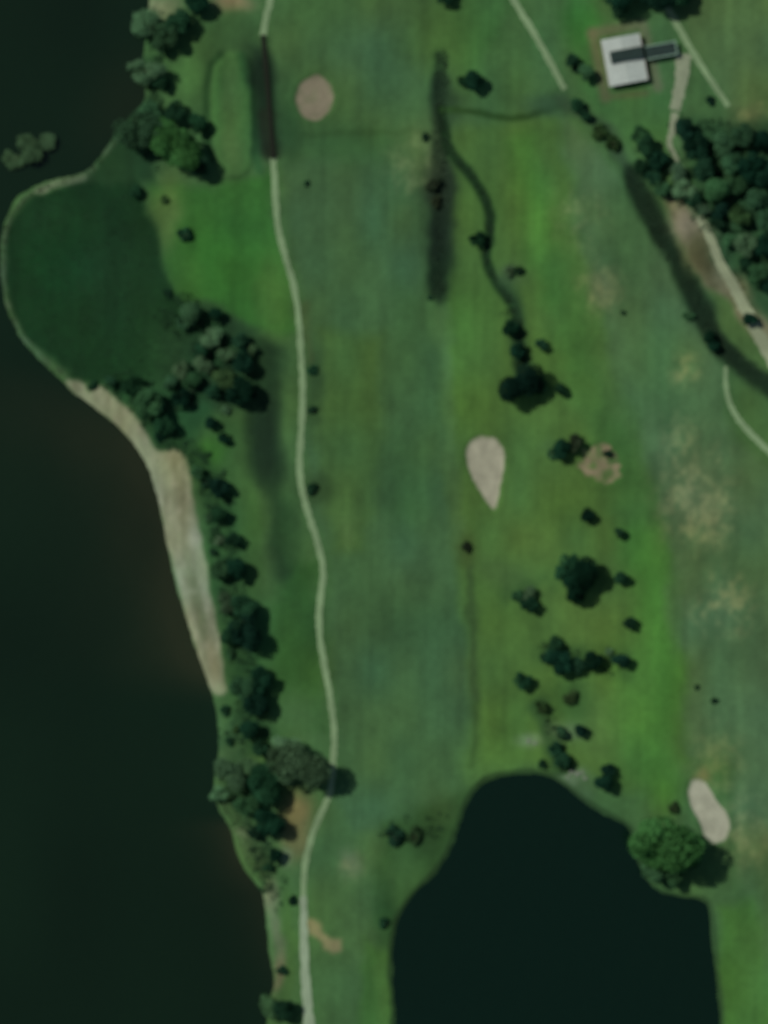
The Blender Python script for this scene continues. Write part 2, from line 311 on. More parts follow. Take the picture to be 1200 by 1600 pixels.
def attr_mat(name, rough, fine, amt, bump):
    m, t, b = newmat(name)
    a = t.nodes.new('ShaderNodeAttribute'); a.attribute_name = 'Col'
    tc = t.nodes.new('ShaderNodeTexCoord')
    n = t.nodes.new('ShaderNodeTexNoise'); n.inputs['Scale'].default_value = fine; n.inputs['Detail'].default_value = 8; n.inputs['Roughness'].default_value = .65
    r = t.nodes.new('ShaderNodeMapRange'); r.inputs['From Min'].default_value = .25; r.inputs['From Max'].default_value = .75; r.inputs['To Min'].default_value = 1-amt; r.inputs['To Max'].default_value = 1+amt
    mx = t.nodes.new('ShaderNodeVectorMath'); mx.operation = 'SCALE'
    t.links.new(tc.outputs['Object'], n.inputs['Vector']); t.links.new(n.outputs['Fac'], r.inputs['Value']); t.links.new(r.outputs[0], mx.inputs['Scale'])
    t.links.new(a.outputs['Color'], mx.inputs[0]); t.links.new(mx.outputs[0], b.inputs['Base Color'])
    b.inputs['Roughness'].default_value = rough; b.inputs['Specular IOR Level'].default_value = 0.1
    bp = t.nodes.new('ShaderNodeBump'); bp.inputs['Strength'].default_value = bump; bp.inputs['Distance'].default_value = 0.3
    t.links.new(n.outputs['Fac'], bp.inputs['Height']); t.links.new(bp.outputs[0], b.inputs['Normal'])
    return m
M_TURF = attr_mat('turf', 0.95, 0.9, 0.16, 0.25)
M_WATER = attr_mat('water', 0.12, 0.5, 0.05, 0.02); M_WATER.node_tree.nodes['Principled BSDF'].inputs['Specular IOR Level'].default_value = 0.5; M_WATER.node_tree.nodes['Principled BSDF'].inputs['IOR'].default_value = 1.33
M_PATH = simple('path gravel', alb(106,130,94), 0.95, 0.12, 0.24, 0.2)
M_PATHP = simple('pale path gravel', alb(124,142,116), 0.95, 0.15, 0.2, 0.2)
M_TRACK = simple('track gravel', alb(124,134,106), 0.95, 0.12, 0.28, 0.2)
M_DRIVE = simple('drive gravel', alb(118,128,104), 0.95, 0.4, 0.16, 0.2)
M_WOOD = simple('weathered planks', alb(27,32,22), 0.95, 3, 0.3, 0.2)
M_BARK = simple('bark', (0.06,0.045,0.03), 0.95, 6, 0.35, 0.4)
M_ROOF = simple('pale roof sheet', alb(150,160,152), 0.55, 0.35, 0.10, 0.0, 0.4)
M_ROOFD = simple('dark roof sheet', alb(27,44,40), 0.8, 0.6, 0.25)
M_WALL = simple('tan wall', (0.24,0.19,0.13), 0.9, 2, 0.15)
M_TRIM = simple('pale trim', alb(112,140,122), 0.7, 2, 0.1)
M_GLASS = simple('window glass', (0.02,0.03,0.035), 0.08, 1, 0.1, 0, 0.6)
M_ROCK = simple('pale rock', (0.17,0.20,0.15), 0.9, 3, 0.3, 0.5)
M_REED = simple('reeds', (0.045,0.085,0.035), 0.9, 0.5, 0.35)

# ------------------------------------------------------------------ ground sheet (fine in view, stretching to the horizon)
def axis(a, b, step, far):
    core = np.arange(a, b+step*0.5, step); o = []; d = step; p = b
    while p < far: d *= 1.35; p += d; o.append(p)
    i = []; d = step; p = a
    while p > -far: d *= 1.35; p -= d; i.append(p)
    return np.array(i[::-1]+list(core)+o)
gx = axis(-134, 134, 0.62, 5000); gy = axis(-174, 174, 0.62, 5000)
GX, GY = np.meshgrid(gx, gy); PX = GX/S+600; PY = 800-GY/S
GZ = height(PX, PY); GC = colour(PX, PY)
ny, nx = GX.shape
def ground_height(px, py):
    x, y = W(px, py); i = np.clip(np.searchsorted(gx, x)-1, 0, nx-2); j = np.clip(np.searchsorted(gy, y)-1, 0, ny-2)
    fx = (x-gx[i])/(gx[i+1]-gx[i]); fy = (y-gy[j])/(gy[j+1]-gy[j])
    return float((GZ[j, i]*(1-fx)+GZ[j, i+1]*fx)*(1-fy)+(GZ[j+1, i]*(1-fx)+GZ[j+1, i+1]*fx)*fy)
def grid_mesh(name, co, cols, quads):
    me = bpy.data.meshes.new(name); n = len(co); q = len(quads)
    me.vertices.add(n); me.vertices.foreach_set('co', np.ascontiguousarray(co, dtype=np.float32).ravel())
    me.loops.add(q*4); me.loops.foreach_set('vertex_index', np.ascontiguousarray(quads, dtype=np.int32).ravel())
    me.polygons.add(q); me.polygons.foreach_set('loop_start', np.arange(0, q*4, 4, dtype=np.int32)); me.polygons.foreach_set('loop_total', np.full(q, 4, dtype=np.int32))
    me.update(calc_edges=True)
    a = me.color_attributes.new('Col', 'FLOAT_COLOR', 'POINT'); rgba = np.ones((n, 4), np.float32); rgba[:, :3] = cols; a.data.foreach_set('color', rgba.ravel())
    me.polygons.foreach_set('use_smooth', np.ones(q, bool))
    return me
VC = np.stack([GX, GY, GZ], -1).reshape(-1, 3); CC = GC.reshape(-1, 3)
idx = np.arange(nx*ny).reshape(ny, nx)
QUADS = np.stack([idx[:-1, :-1], idx[:-1, 1:], idx[1:, 1:], idx[1:, :-1]], -1).reshape(-1, 4)
QX = (0.5*(gx[1:]+gx[:-1]))[None, :].repeat(ny-1, 0).ravel()/S+600; QY = 800-(0.5*(gy[1:]+gy[:-1]))[:, None].repeat(nx-1, 1).ravel()/S
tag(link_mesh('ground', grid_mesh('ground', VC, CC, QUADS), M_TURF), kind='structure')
def region(name, poly, lift=0.02):          # a mown or sandy area of its own, lying on the ground sheet
    sel = QUADS[inside(QX, QY, poly)]; u, inv = np.unique(sel, return_inverse=True)
    co = VC[u].copy(); co[:, 2] += lift
    return tag(link_mesh(name, grid_mesh(name, co, CC[u], inv.reshape(-1, 4)), M_TURF), kind='structure')
region('fairway', catmull([(440,262),(640,232),(652,300),(664,480),(690,700),(708,850),(720,960),(736,1100),(728,1230),(640,1290),(560,1300),(530,1250),(528,1080),(514,900),(484,760),(478,480)], 3, True))
region('right_fairway', catmull([(885,195),(955,270),(1050,440),(1115,570),(1140,690),(1230,760),(1230,1400),(1165,1420),(1140,1200),(1082,1180),(1062,900),(1012,700),(965,560),(905,350)], 3, True))
region('putting_green', catmull([(566,70),(600,52),(634,70),(640,105),(628,145),(600,158),(572,145),(562,105)], 4, True), 0.03)
region('tee_box', TEE); region('marsh', MARSH); region('beach', BEACH)

# water sheets
def water(name, x0, x1, y0, y1, step, silt):
    ax = np.arange(x0, x1+.1, step); ay = np.arange(y0, y1+.1, step)
    if name == 'lake':
        ax = np.concatenate([[-5000, -1500, -500, -260], ax]); ay = np.concatenate([[-5000, -1500, -500, -260], ay, [260, 500, 1500, 5000]])
    X, Y = np.meshgrid(ax, ay); px = X/S+600; py = 800-Y/S
    base = lin(np.array((13.,30,17)))[None, None, :]*np.ones(X.shape+(3,))*1.1
    if silt:
        d = sdf(px, py, LAKE)
        near = np.exp(-d.clip(0, None)/60)*smooth(560, 760, py+d*.5)*(1-smooth(1020, 1110, py))
        near = np.maximum(near, 0.6*np.exp(-d.clip(0, None)/30)*smooth(1270, 1300, py)*(1-smooth(1370, 1600, py)))
        near = np.maximum(near, 0.25*(1-smooth(0, 150, np.hypot(px-230, py-180))))
        near *= 1+vnoise(px, py, 60, 120, 51)*0.6
        near = np.clip(near*1.35, 0, 1)[..., None]; base = base*(1-near)+lin(np.array((36.,43,27)))*0.95*near
        base = base*(1+vnoise(px, py, 120, 200, 52)[..., None]*0.3)
    else: base = lin(np.array((8.,27,18)))[None, None, :]*np.ones(X.shape+(3,))*1.05
    n2, n1 = X.shape; ii = np.arange(n1*n2).reshape(n2, n1)
    q = np.stack([ii[:-1, :-1], ii[:-1, 1:], ii[1:, 1:], ii[1:, :-1]], -1).reshape(-1, 4)
    co = np.stack([X, Y, np.full(X.shape, -0.6)], -1).reshape(-1, 3)
    tag(link_mesh(name, grid_mesh(name, co, base.reshape(-1, 3), q), M_WATER), kind='structure')
water('lake', -200, -34, -240, 240, 2.0, True)
water('pond', 1, 107, -204, -80, 2.0, False)

# ------------------------------------------------------------------ paths
def ribbon(name, pts, w0, mat, w1=None, lift=0.05, jitter=0.18):
    P = catmull(pts, 8); n = len(P); vs = []; fs = []; K = 5
    for i, p in enumerate(P):
        t = P[min(i+1, n-1)]-P[max(i-1, 0)]; t /= np.hypot(*t)+1e-9; nn = np.array((-t[1], t[0]))
        wd = (w0 if w1 is None else w0+(w1-w0)*i/(n-1))/2
        for k in range(K):
            u = (k/(K-1))*2-1; j = 1+(random.random()-.5)*jitter*2 if abs(u) == 1 else 1
            q = p+nn*wd*u*j; x, y = W(*q)
            vs.append((x, y, ground_height(q[0], q[1])+lift+0.05*(1-u*u)))
    for i in range(n-1):
        for k in range(K-1):
            a = i*K+k; fs.append((a, a+K, a+K+1, a+1))
    me = bpy.data.meshes.new(name); me.from_pydata(vs, [], fs); me.update()
    if me.polygons[0].normal.z < 0: me.flip_normals()
    return tag(link_mesh(name, me, mat), kind='structure')
ribbon('cart_path', MAINPATH_A, 10.5, M_PATH)
ribbon('cart_path', MAINPATH_B[:25], 10, M_PATH)
ribbon('cart_path', MAINPATH_B[24:], 10, M_PATHP, 20)
ribbon('cart_path', [(780,-40),(803,0),(822,32),(846,72),(866,110),(882,140)], 11, M_PATH, 9)
ribbon('cart_path', [(1134,572),(1134,600),(1140,630),(1156,658),(1178,682),(1205,708),(1260,750)], 6, M_PATH, 12)
ribbon('cart_path', [(1042,12),(1060,42),(1084,84),(1108,122),(1126,148),(1138,166)], 11, M_PATH, 8)
ribbon('gravel_drive', [(1067,84),(1066,110),(1062,140),(1054,172)], 24, M_DRIVE, 16)
ribbon('gravel_drive', [(1054,176),(1050,204),(1046,226),(1058,250),(1066,280)], 12, M_DRIVE, 4)
ribbon('gravel_track', [(1092,338),(1110,372),(1126,412),(1146,448),(1164,482),(1184,520),(1206,560),(1240,610)], 11, M_TRACK, 24)

# ------------------------------------------------------------------ bunkers: dished sand with a lip
for k, (poly, c, label, nm) in BUNKERS.items():
    cx, cy = poly.mean(0); R = 9; n = len(poly); vs = [(*W(cx, cy), ground_height(cx, cy)+0.04)]; q2 = [(cx, cy)]; fs = []
    fr = [.14, .28, .42, .56, .7, .8, .88, .95, 1.04]
    rag = 1+np.array([vnoise(np.array([p[0]]), np.array([p[1]]), 7, 7, 90)[0] for p in poly])*(0.10 if nm != 'weedy' else 0.5)
    for r in range(R):
        for m_, p in enumerate(poly):
            f = fr[r]*rag[m_]; q = (cx+(p[0]-cx)*f, cy+(p[1]-cy)*f); x, y = W(*q); vs.append((x, y, ground_height(*q)+(0.05 if r < R-1 else 0.0))); q2.append(q)
    for i in range(n): fs.append((0, 1+(i+1) % n, 1+i))
    for r in range(R-1):
        for i in range(n): a = 1+r*n; fs.append((a+i, a+(i+1) % n, a+n+(i+1) % n, a+n+i))
    me = bpy.data.meshes.new('sand_bunker'); me.from_pydata(vs, [], fs); me.update()
    if me.polygons[0].normal.z < 0: me.flip_normals()
    for p in me.polygons: p.use_smooth = True
    Q = np.array(q2); turf = colour(Q[:, 0], Q[:, 1]); sand = (lin(np.array(c, float))*GAIN)[None, :]*(1+vnoise(Q[:, 0], Q[:, 1], 12, 12, 91)*.25+vnoise(Q[:, 0], Q[:, 1], 5, 5, 92)*.15)[:, None]
    ring = np.concatenate([[0], np.repeat(np.arange(R), n)]); k_ = np.where(ring == R-1, 0.0, np.where(ring == R-2, .75, 1.0))
    if nm == 'weedy': k_ = k_*(0.62+vnoise(Q[:, 0], Q[:, 1], 9, 9, 93)*1.5).clip(0, 1); sand = sand*np.array((1.12, 1.0, 1.0))
    if nm == 'round': k_ = k_*(0.95+vnoise(Q[:, 0], Q[:, 1], 12, 12, 94)*.5).clip(0, 1)
    rgba = np.ones((len(Q), 4), np.float32); rgba[:, :3] = turf*(1-k_[:, None])+sand*k_[:, None]
    a_ = me.color_attributes.new('Col', 'FLOAT_COLOR', 'POINT'); a_.data.foreach_set('color', rgba.ravel())
    tag(link_mesh('sand_bunker', me, M_TURF), label, 'sand bunker', 'sand bunkers on the golf course')

# ------------------------------------------------------------------ trees
def foliage_mat():
    m, t, b = newmat('foliage'); t.nodes.remove(b); o = t.nodes['Material Output']
    oi = t.nodes.new('ShaderNodeObjectInfo'); a = t.nodes.new('ShaderNodeAttribute'); a.attribute_name = 'tint'
    s = t.nodes.new('ShaderNodeVectorMath'); s.operation = 'SCALE'
    t.links.new(oi.outputs['Color'], s.inputs[0]); t.links.new(a.outputs['Fac'], s.inputs['Scale'])
    d = t.nodes.new('ShaderNodeBsdfDiffuse'); tr = t.nodes.new('ShaderNodeBsdfTranslucent'); mx = t.nodes.new('ShaderNodeMixShader'); mx.inputs[0].default_value = 0.25
    t.links.new(s.outputs[0], d.inputs[0]); t.links.new(s.outputs[0], tr.inputs[0]); t.links.new(d.outputs[0], mx.inputs[1]); t.links.new(tr.outputs[0], mx.inputs[2]); t.links.new(mx.outputs[0], o.inputs[0])
    return m
M_LEAF = foliage_mat()
def crown_mesh(name, seed, n, size, lobes=12, flat=0.75, base=1.05, spread=0.62, open_=0.0):
    r = np.random.RandomState(seed); L = []
    for i in range(lobes):
        a = r.rand()*6.283; rad = spread*math.sqrt(r.rand()); z = (r.rand()-.45)*flat*1.1*(1-rad*0.5)
        L.append((math.cos(a)*rad*1.05, math.sin(a)*rad*.95, base+z, 0.28+0.19*r.rand(), 0.7+0.6*r.rand()))
    v = np.empty((n*4, 3), np.float32); tint = np.empty(n*4, np.float32)
    wts = np.array([l[3]**2 for l in L]); ch = r.choice(lobes, n, p=wts/wts.sum())
    for i in range(n):
        lx, ly, lz, lr, lt = L[ch[i]]
        d = r.randn(3); d /= np.linalg.norm(d)+1e-6; rr = lr*(0.55+0.5*r.rand()**(0.6+open_))
        c = np.array((lx, ly, lz))+d*rr*np.array((1, 1, .8))
        nrm = d*0.7+r.randn(3)*0.55+np.array((0, 0, .35)); nrm /= np.linalg.norm(nrm)
        t = np.cross(nrm, r.randn(3)); t /= np.linalg.norm(t)+1e-6; b = np.cross(nrm, t); s1 = size*(0.6+0.8*r.rand()); s2 = s1*(0.55+0.4*r.rand())
        v[i*4:i*4+4] = (c-t*s1, c-b*s2*.8+t*s1*.1, c+t*s1, c+b*s2+nrm*s1*.3)
        tint[i*4:i*4+4] = lt*(0.75+0.5*r.rand())
    me = bpy.data.meshes.new(name)
    me.vertices.add(n*4); me.vertices.foreach_set('co', v.ravel()); me.loops.add(n*4); me.loops.foreach_set('vertex_index', np.arange(n*4, dtype=np.int32))
    me.polygons.add(n); me.polygons.foreach_set('loop_start', np.arange(0, n*4, 4, dtype=np.int32)); me.polygons.foreach_set('loop_total', np.full(n, 4, dtype=np.int32)); me.update(calc_edges=True)
    at = me.attributes.new('tint', 'FLOAT', 'POINT'); at.data.foreach_set('value', tint); me.materials.append(M_LEAF)
    return me
def trunk_mesh(seed, base=1.05):
    r = random.Random(seed); mb = MB(); p = Vector((0, 0, -0.05)); rad = 0.075
    for z in (0.02, 0.3, 0.6, base*0.85):
        q = Vector((r.uniform(-.03, .03), r.uniform(-.03, .03), z)); mb.tube(p, q, rad*1.15, rad*.9, 8); p = q; rad *= 0.82
        if z >= 0.3:
            for k in range(3):
                a = r.uniform(0, 6.283); e = q+Vector((math.cos(a)*.45, math.sin(a)*.45, r.uniform(.2, .5))); mb.tube(q, e, rad*.6, rad*.18, 5)
    me = mb.mesh('trunk'); me.materials.append(M_BARK); return me
BIG = [crown_mesh('crown', 100+i, 5200, 0.052, 15, spread=.66) for i in range(4)]
MID = [crown_mesh('crown', 200+i, 2600, 0.075, 10) for i in range(5)]
LOOSE = [crown_mesh('crown', 300+i, 2300, 0.065, 13, flat=.6, spread=.72, open_=.6) for i in range(3)]
LOW = [crown_mesh('crown', 400+i, 1300, 0.10, 8, flat=.35, base=.42, spread=.6) for i in range(4)]
TRUNK = [trunk_mesh(i) for i in range(4)]; STEM = [trunk_mesh(10+i, .42) for i in range(2)]
PAL = {'silver': (0.085,0.172,0.085), 'dark': (0.017,0.058,0.028), 'deep': (0.009,0.037,0.021), 'mid': (0.038,0.105,0.045), 'pale': (0.080,0.165,0.078), 'bright': (0.062,0.185,0.056), 'olive': (0.036,0.078,0.028), 'brown': (0.028,0.042,0.022)}
cnt = [0]
def plant(x, y, r, pal, kind, label, hs=1.0):
    if r > 50: hs = 1.1
    i = cnt[0]; cnt[0] += 1
    name, cat, group = {'tree': ('tree', 'tree', 'trees of the golf course'), 'willow': ('willow_tree', 'tree', 'pale loose trees by the lake'), 'shrub': ('shrub', 'shrub', 'shrubs of the golf course')}[kind]
    cr = (BIG if r >= 30 else MID) if kind == 'tree' else (LOOSE if kind == 'willow' else LOW)
    z = ground_height(x, y)-0.03; wx, wy = W(x, y)
    if z < -0.6: z = -0.65
    e = empty(name, (wx, wy, z), random.uniform(0, 6.283)); tag(e, label, cat, group)
    s = r*S*1.08; tk = random.choice(STEM if kind == 'shrub' else TRUNK)
    c = link_mesh('crown' if kind != 'shrub' else 'foliage', cr[i % len(cr)], None, e); k = random.uniform(.88, 1.14)
    c.scale = (s*k, s/k, s*hs)
    f = random.uniform(.8, 1.5); c.color = tuple(v*f*random.uniform(.93, 1.07) for v in PAL[pal])+(1,)
    t = link_mesh('trunk' if kind != 'shrub' else 'stem', tk, None, e); t.scale = (s, s, s*hs)
T, WI, SH = 'tree', 'willow', 'shrub'
PLANTS = [
 # north west shore
 (232,38,24,'silver',WI,'pale grey-green tree leaning over the lake, northernmost tree of the west shore'),
 (262,62,24,'mid',T,'mid green tree just inland of the northernmost pale shore tree'),
 (282,38,22,'dark',T,'dark round tree directly beside the sandy spot at the top of the lake shore'),
 (308,8,20,'deep',T,'dark tree cut by the upper edge of the photo, between two sandy spots'),
 (228,112,24,'pale',WI,'pale loose tree on the shore between the top edge and the big bright tree'),
 (250,134,15,'dark',T,'small dark tree tucked behind the pale loose shore tree'),
 (212,204,36,'mid',WI,'broad dull green tree on the neck of land where the marsh rim begins'),
 (236,176,20,'mid',T,'middling tree on the shore touching the broad dull green crown'),
 (276,232,40,'bright',T,'large bright green tree with a long black shadow beside the tee box'),
 (272,178,20,'dark',T,'dark tree joined to the top of the large bright green tree'),
 (306,196,18,'dark',T,'dark tree squeezed between the large bright green tree and the tee box'),
 (304,254,26,'dark',T,'dark tree in the shade at the lower right of the large bright green tree'),
 (214,300,11,'dark',T,'small upright dark tree on the upper marsh edge below the big bright tree'),
 (288,368,14,'dark',SH,'lone dark shrub on the bright lawn east of the marsh'),
 (48,230,24,'silver',WI,'pale willow standing alone in the lake north of the marsh rim', 0.55),
 (70,222,16,'silver',WI,'low pale willow in the lake, right hand companion of the larger one', 0.5),
 (20,246,19,'pale',SH,'low pale shrub at the western foot of the willow in the lake', 0.6),
 (256,312,8,'olive',SH,'tiny olive shrub on the dry strip between marsh and bright lawn'),
 # grove south east of marsh
 (262,458,8,'dark',SH,'small dark shrub on the east tip of the marsh edge'),
 (300,490,20,'mid',T,'northernmost mid green tree of the grove below the bright lawn'),
 (336,494,13,'deep',T,'small black-green tree at the upper edge of the grove below the bright lawn'),
 (328,528,18,'silver',WI,'pale open tree in the upper middle of the grove'),
 (374,534,14,'dark',T,'dark tree at the north east corner of the grove'),
 (392,548,10,'pale',WI,'small pale tree on the grove edge facing the long dark band'),
 (378,568,20,'deep',T,'dense black-green tree in the east of the grove by the dark band'),
 (310,548,14,'dark',T,'dark tree just west of the pale open tree in the grove'),
 (318,572,16,'silver',WI,'pale feathery tree in the centre of the grove'),
 (352,590,18,'olive',T,'olive green tree in the centre of the grove'),
 (378,612,24,'deep',T,'wide black-green tree at the south east corner of the grove'),
 (302,596,16,'mid',T,'mid green tree in the west of the grove by the pale feathery tree'),
 (334,616,14,'dark',T,'dark tree between the wide black-green tree and the pale stones of the grove'),
 (282,622,16,'deep',T,'compact black-green tree at the south west of the grove'),
 (302,612,9,'pale',SH,'small silvery shrub beside the compact black-green tree'),
 (232,630,26,'mid',T,'broad mid green tree right behind the top of the beach'),
 (206,604,20,'dark',T,'dark tree behind the very top end of the beach'),
 (172,598,11,'dark',T,'small dark tree at the corner between marsh and beach top'),
 (142,602,9,'dark',SH,'dark bush splitting the beach top from the pale rim'),
 (256,662,18,'dark',T,'dark tree inland of the widest bend of the beach'),
 (250,682,9,'deep',SH,'tiny dark bush touching the bend of the beach'),
 (330,660,12,'deep',T,'slim dark tree south of the grove, upper one of a pair'),
 (352,684,11,'deep',T,'slim dark tree south of the grove, lower one of a pair'),
 (286,504,12,'mid',T,'little mid green tree between the marsh edge and the top of the grove'),
 (352,552,13,'pale',WI,'pale open tree between two black-green trees in the east of the grove'),
 (284,578,14,'pale',WI,'pale feathery tree on the marsh side of the grove'),
 (268,598,13,'mid',T,'mid green tree on the marsh side at the grove foot'),
 (354,640,9,'pale',SH,'pale bush in the grass gap south of the grove'),
 # row behind the beach
 (310,738,12,'mid',T,'small green tree nearest the brown soil spot of the beach'),
 (322,754,10,'dark',SH,'dark bush at the head of the tree row behind the beach'),
 (342,762,17,'deep',T,'round black-green tree at the head of the tree row behind the beach'),
 (344,804,15,'dark',T,'second dark tree of the row behind the beach, counting from the north'),
 (330,806,10,'mid',SH,'mid green bush west of the second tree in the beach row'),
 (366,844,13,'dark',T,'small dark tree of the beach row standing a little east'),
 (345,846,10,'pale',SH,'pale yellowish bush in the beach row'),
 (334,862,8,'dark',SH,'little dark bush below the pale yellowish bush'),
 (342,892,18,'mid',T,'mid green tree of the beach row touching a darker neighbour'),
 (368,892,20,'deep',T,'black-green tree of the beach row touching a mid green neighbour'),
 (356,940,18,'pale',WI,'pale hazy tree above the largest dark trees of the beach row'),
 (382,950,22,'dark',T,'dark tree with a pale hazy tree at its side in the beach row'),
 (384,982,30,'deep',T,'largest dark tree of the beach row, midway down the beach'),
 (358,992,16,'dark',T,'dark tree on the beach side of the largest tree in the row'),
 (362,1020,10,'mid',SH,'mid green bush in the gap below the largest tree in the row'),
 (404,1066,22,'deep',T,'black-green tree above the lower end of the beach row'),
 (382,1076,22,'mid',T,'mid green tree level with the lower end of the beach'),
 (402,1098,22,'deep',T,'dark tree just south of the beach end, beside the lawn'),
 (392,1138,18,'deep',T,'dark tree south of the beach end, second below it'),
 (410,1166,16,'dark',T,'dark tree close to the pale lawn patch above the path tree'),
 (352,1110,9,'dark',SH,'small dark shrub right at the waterline below the beach'),
 (358,1158,8,'dark',SH,'small dark shrub on the grassy bank below the beach'),
 (372,1140,8,'olive',SH,'olive shrub on the grassy bank below the beach'),
 # around the path tree
 (360,1212,26,'silver',WI,'pale tree overhanging the lake west of the big path tree'),
 (344,1240,14,'pale',WI,'small pale tree whose branches dip in the lake'),
 (386,1194,18,'pale',WI,'pale loose tree between the overhanging pale tree and the dark clump'),
 (414,1226,30,'dark',T,'wide dark tree in the middle of the clump west of the big path tree'),
 (388,1258,20,'mid',T,'mid green tree at the south west of the clump by the lake'),
 (440,1206,20,'mid',T,'mid green tree between the wide dark tree and the path tree'),
 (468,1197,44,'pale',T,'large round tree beside the cart path casting a half-moon shadow over it'),
 (452,1172,24,'silver',WI,'pale leafy tree on the north west side of the large path tree'),
 (420,1286,24,'deep',T,'black-green tree next to the reddish soil strip by the path'),
 (398,1300,12,'dark',T,'dark little tree above the small pale cove beach'),
 (430,1336,13,'deep',T,'small dark tree south of the reddish soil strip'),
 (420,1358,10,'dark',SH,'dark shrub below the small cove, west of the cart path'),
 (456,1406,9,'deep',SH,'black-green shrub touching the west edge of the widest cart path'),
 (440,1516,9,'dark',SH,'dark shrub on the narrow southern bank of the lake'),
 (418,1572,18,'pale',WI,'pale tree at the lake edge near the bottom of the photo'),
 (442,1574,20,'dark',T,'dark tree beside the cart path near the bottom of the photo'),
 (426,1620,20,'mid',T,'mid green tree cut by the bottom edge beside the cart path'),
 # along the main fairway
 (488,578,9,'dark',SH,'small dark shrub on the east edge of the cart path, upper of two'),
 (488,640,8,'dark',SH,'small dark shrub on the east edge of the cart path, lower of two'),
 (490,764,11,'dark',SH,'low spreading shrub east of the cart path bend'),
 (480,287,6,'dark',SH,'tiny dark shrub alone on the fairway south of the round bunker'),
 (616,1304,16,'dark',SH,'dark spreading shrub on the damp bank north west of the pond'),
 (648,1306,14,'olive',SH,'olive shrub on the damp bank north west of the pond'),
 (602,1442,10,'dark',SH,'dark shrub near the west shore of the pond'),
 (730,854,10,'brown',SH,'brownish shrub on the rough line east of the fairway'),
 # central ditch
 (740,126,18,'deep',T,'dark low tree pair east of the upper ditch, right one', ),
 (724,124,11,'dark',T,'dark low tree pair east of the upper ditch, left one'),
 (694,-4,15,'dark',T,'dark tree cut by the top edge above the central ditch'),
 (676,288,14,'brown',SH,'brownish shrub on the west bank of the straight ditch'),
 (682,316,10,'brown',SH,'brownish shrub slightly lower on the west bank of the straight ditch'),
 (664,214,7,'dark',SH,'little dark shrub where the faint cross drain meets the ditch'),
 (672,464,5,'dark',SH,'tiny shrub at the southern end of the straight ditch'),
 (744,374,13,'dark',T,'small dark tree in the bend of the curved ditch'),
 (796,424,10,'pale',SH,'mottled pale shrub east of the lower curved ditch'),
 (812,424,8,'dark',SH,'dark shrub beside the mottled pale shrub at the curved ditch'),
 (796,514,15,'deep',T,'dark tree at the lower end of the curved ditch, above the huge one'),
 (812,548,15,'deep',T,'dark tree linking the ditch end with the great round tree'),
 (846,540,10,'dark',T,'small dark tree standing alone north east of the great round tree'),
 (812,598,33,'deep',T,'great round black-green tree at the end of the curved ditch'),
 (842,606,14,'dark',T,'small dark tree against the east flank of the great round tree'),
 (876,610,11,'dark',T,'small dark tree two crowns east of the great round tree'),
 # scattered trees
 (880,704,18,'deep',T,'dark tree directly west of the weedy brown bunker'),
 (896,694,14,'brown',T,'brown-green tree leaning over the weedy brown bunker'),
 (862,708,9,'mid',SH,'green shrub west of the dark tree at the weedy bunker'),
 (950,710,9,'deep',SH,'dark pointed shrub inside the rim of the weedy brown bunker'),
 (916,806,13,'deep',T,'small round dark tree south of the weedy brown bunker'),
 (966,834,10,'dark',T,'small dark tree on the bright grass edge, upper of the eastern string'),
 (888,888,24,'dark',T,'dark green western half of the biggest tree cluster amid the rough'),
 (908,900,30,'deep',T,'black-green eastern half of the biggest tree cluster amid the rough'),
 (898,926,18,'deep',T,'dark tree forming the south tip of the biggest cluster'),
 (970,902,13,'dark',T,'flattened dark tree just east of the biggest cluster'),
 (824,928,12,'pale',WI,'small pale open tree west of the biggest cluster'),
 (828,946,14,'dark',T,'dark tree under the small pale open tree'),
 (810,932,11,'mid',T,'mid green tree at the west of the small pale open tree'),
 (983,974,11,'dark',T,'small dark tree in the eastern string below the flattened one'),
 (866,1006,14,'dark',T,'dark tree topping the long horizontal clump'),
 (852,1022,12,'dark',T,'small dark tree at the west end of the long horizontal clump'),
 (874,1036,21,'deep',T,'widest black-green tree in the long horizontal clump'),
 (904,1038,13,'dark',T,'dark tree filling the middle of the long horizontal clump'),
 (926,1032,16,'deep',T,'black-green tree right of the middle in the long horizontal clump'),
 (950,1018,8,'pale',SH,'pale shrub in the gap before the east end of the clump'),
 (968,1034,15,'deep',T,'dark leaning tree at the east end of the long horizontal clump'),
 (816,1062,15,'dark',T,'lone round tree south west of the long horizontal clump'),
 (888,1088,14,'olive',SH,'olive spreading shrub below the long horizontal clump'),
 (846,1106,13,'olive',SH,'olive spreading shrub on the way down to the pond'),
 (906,1140,12,'deep',T,'small round dark tree on the pale lawn north of the pond'),
 (874,1144,11,'mid',T,'slim green tree heading the row running to the pond tip'),
 (866,1170,12,'dark',T,'slim dark tree in the row running to the pond tip, middle one'),
 (880,1188,14,'dark',T,'slim dark tree in the row running to the pond tip, southern one'),
 (848,1194,8,'dark',SH,'small shrub at the north shore of the pond'),
 (948,1202,13,'deep',T,'upper dark tree of the touching pair at the pond north east shore'),
 (942,1226,17,'deep',T,'lower dark tree of the touching pair at the pond north east shore'),
 (1038,1318,52,'bright',T,'huge leafy green tree overhanging the north east corner of the pond'),
 (1018,1356,24,'mid',T,'mid green tree hanging over the water under the huge leafy one'),
 (1048,1366,20,'mid',T,'tree at the water edge south of the huge leafy one'),
 (1074,1340,24,'mid',T,'dark tree at the east flank of the huge leafy one'),
 (1014,1290,16,'bright',T,'bright green smaller tree north west of the huge leafy one'),
 (1052,1262,10,'olive',SH,'olive bush north of the huge leafy pond tree'),
 (1116,1095,6,'dark',SH,'tiny lone shrub on the right fairway above the long bunker'),
 (1090,1074,5,'dark',SH,'faint tiny shrub up and left of the lone one on the right fairway'),
 # north east
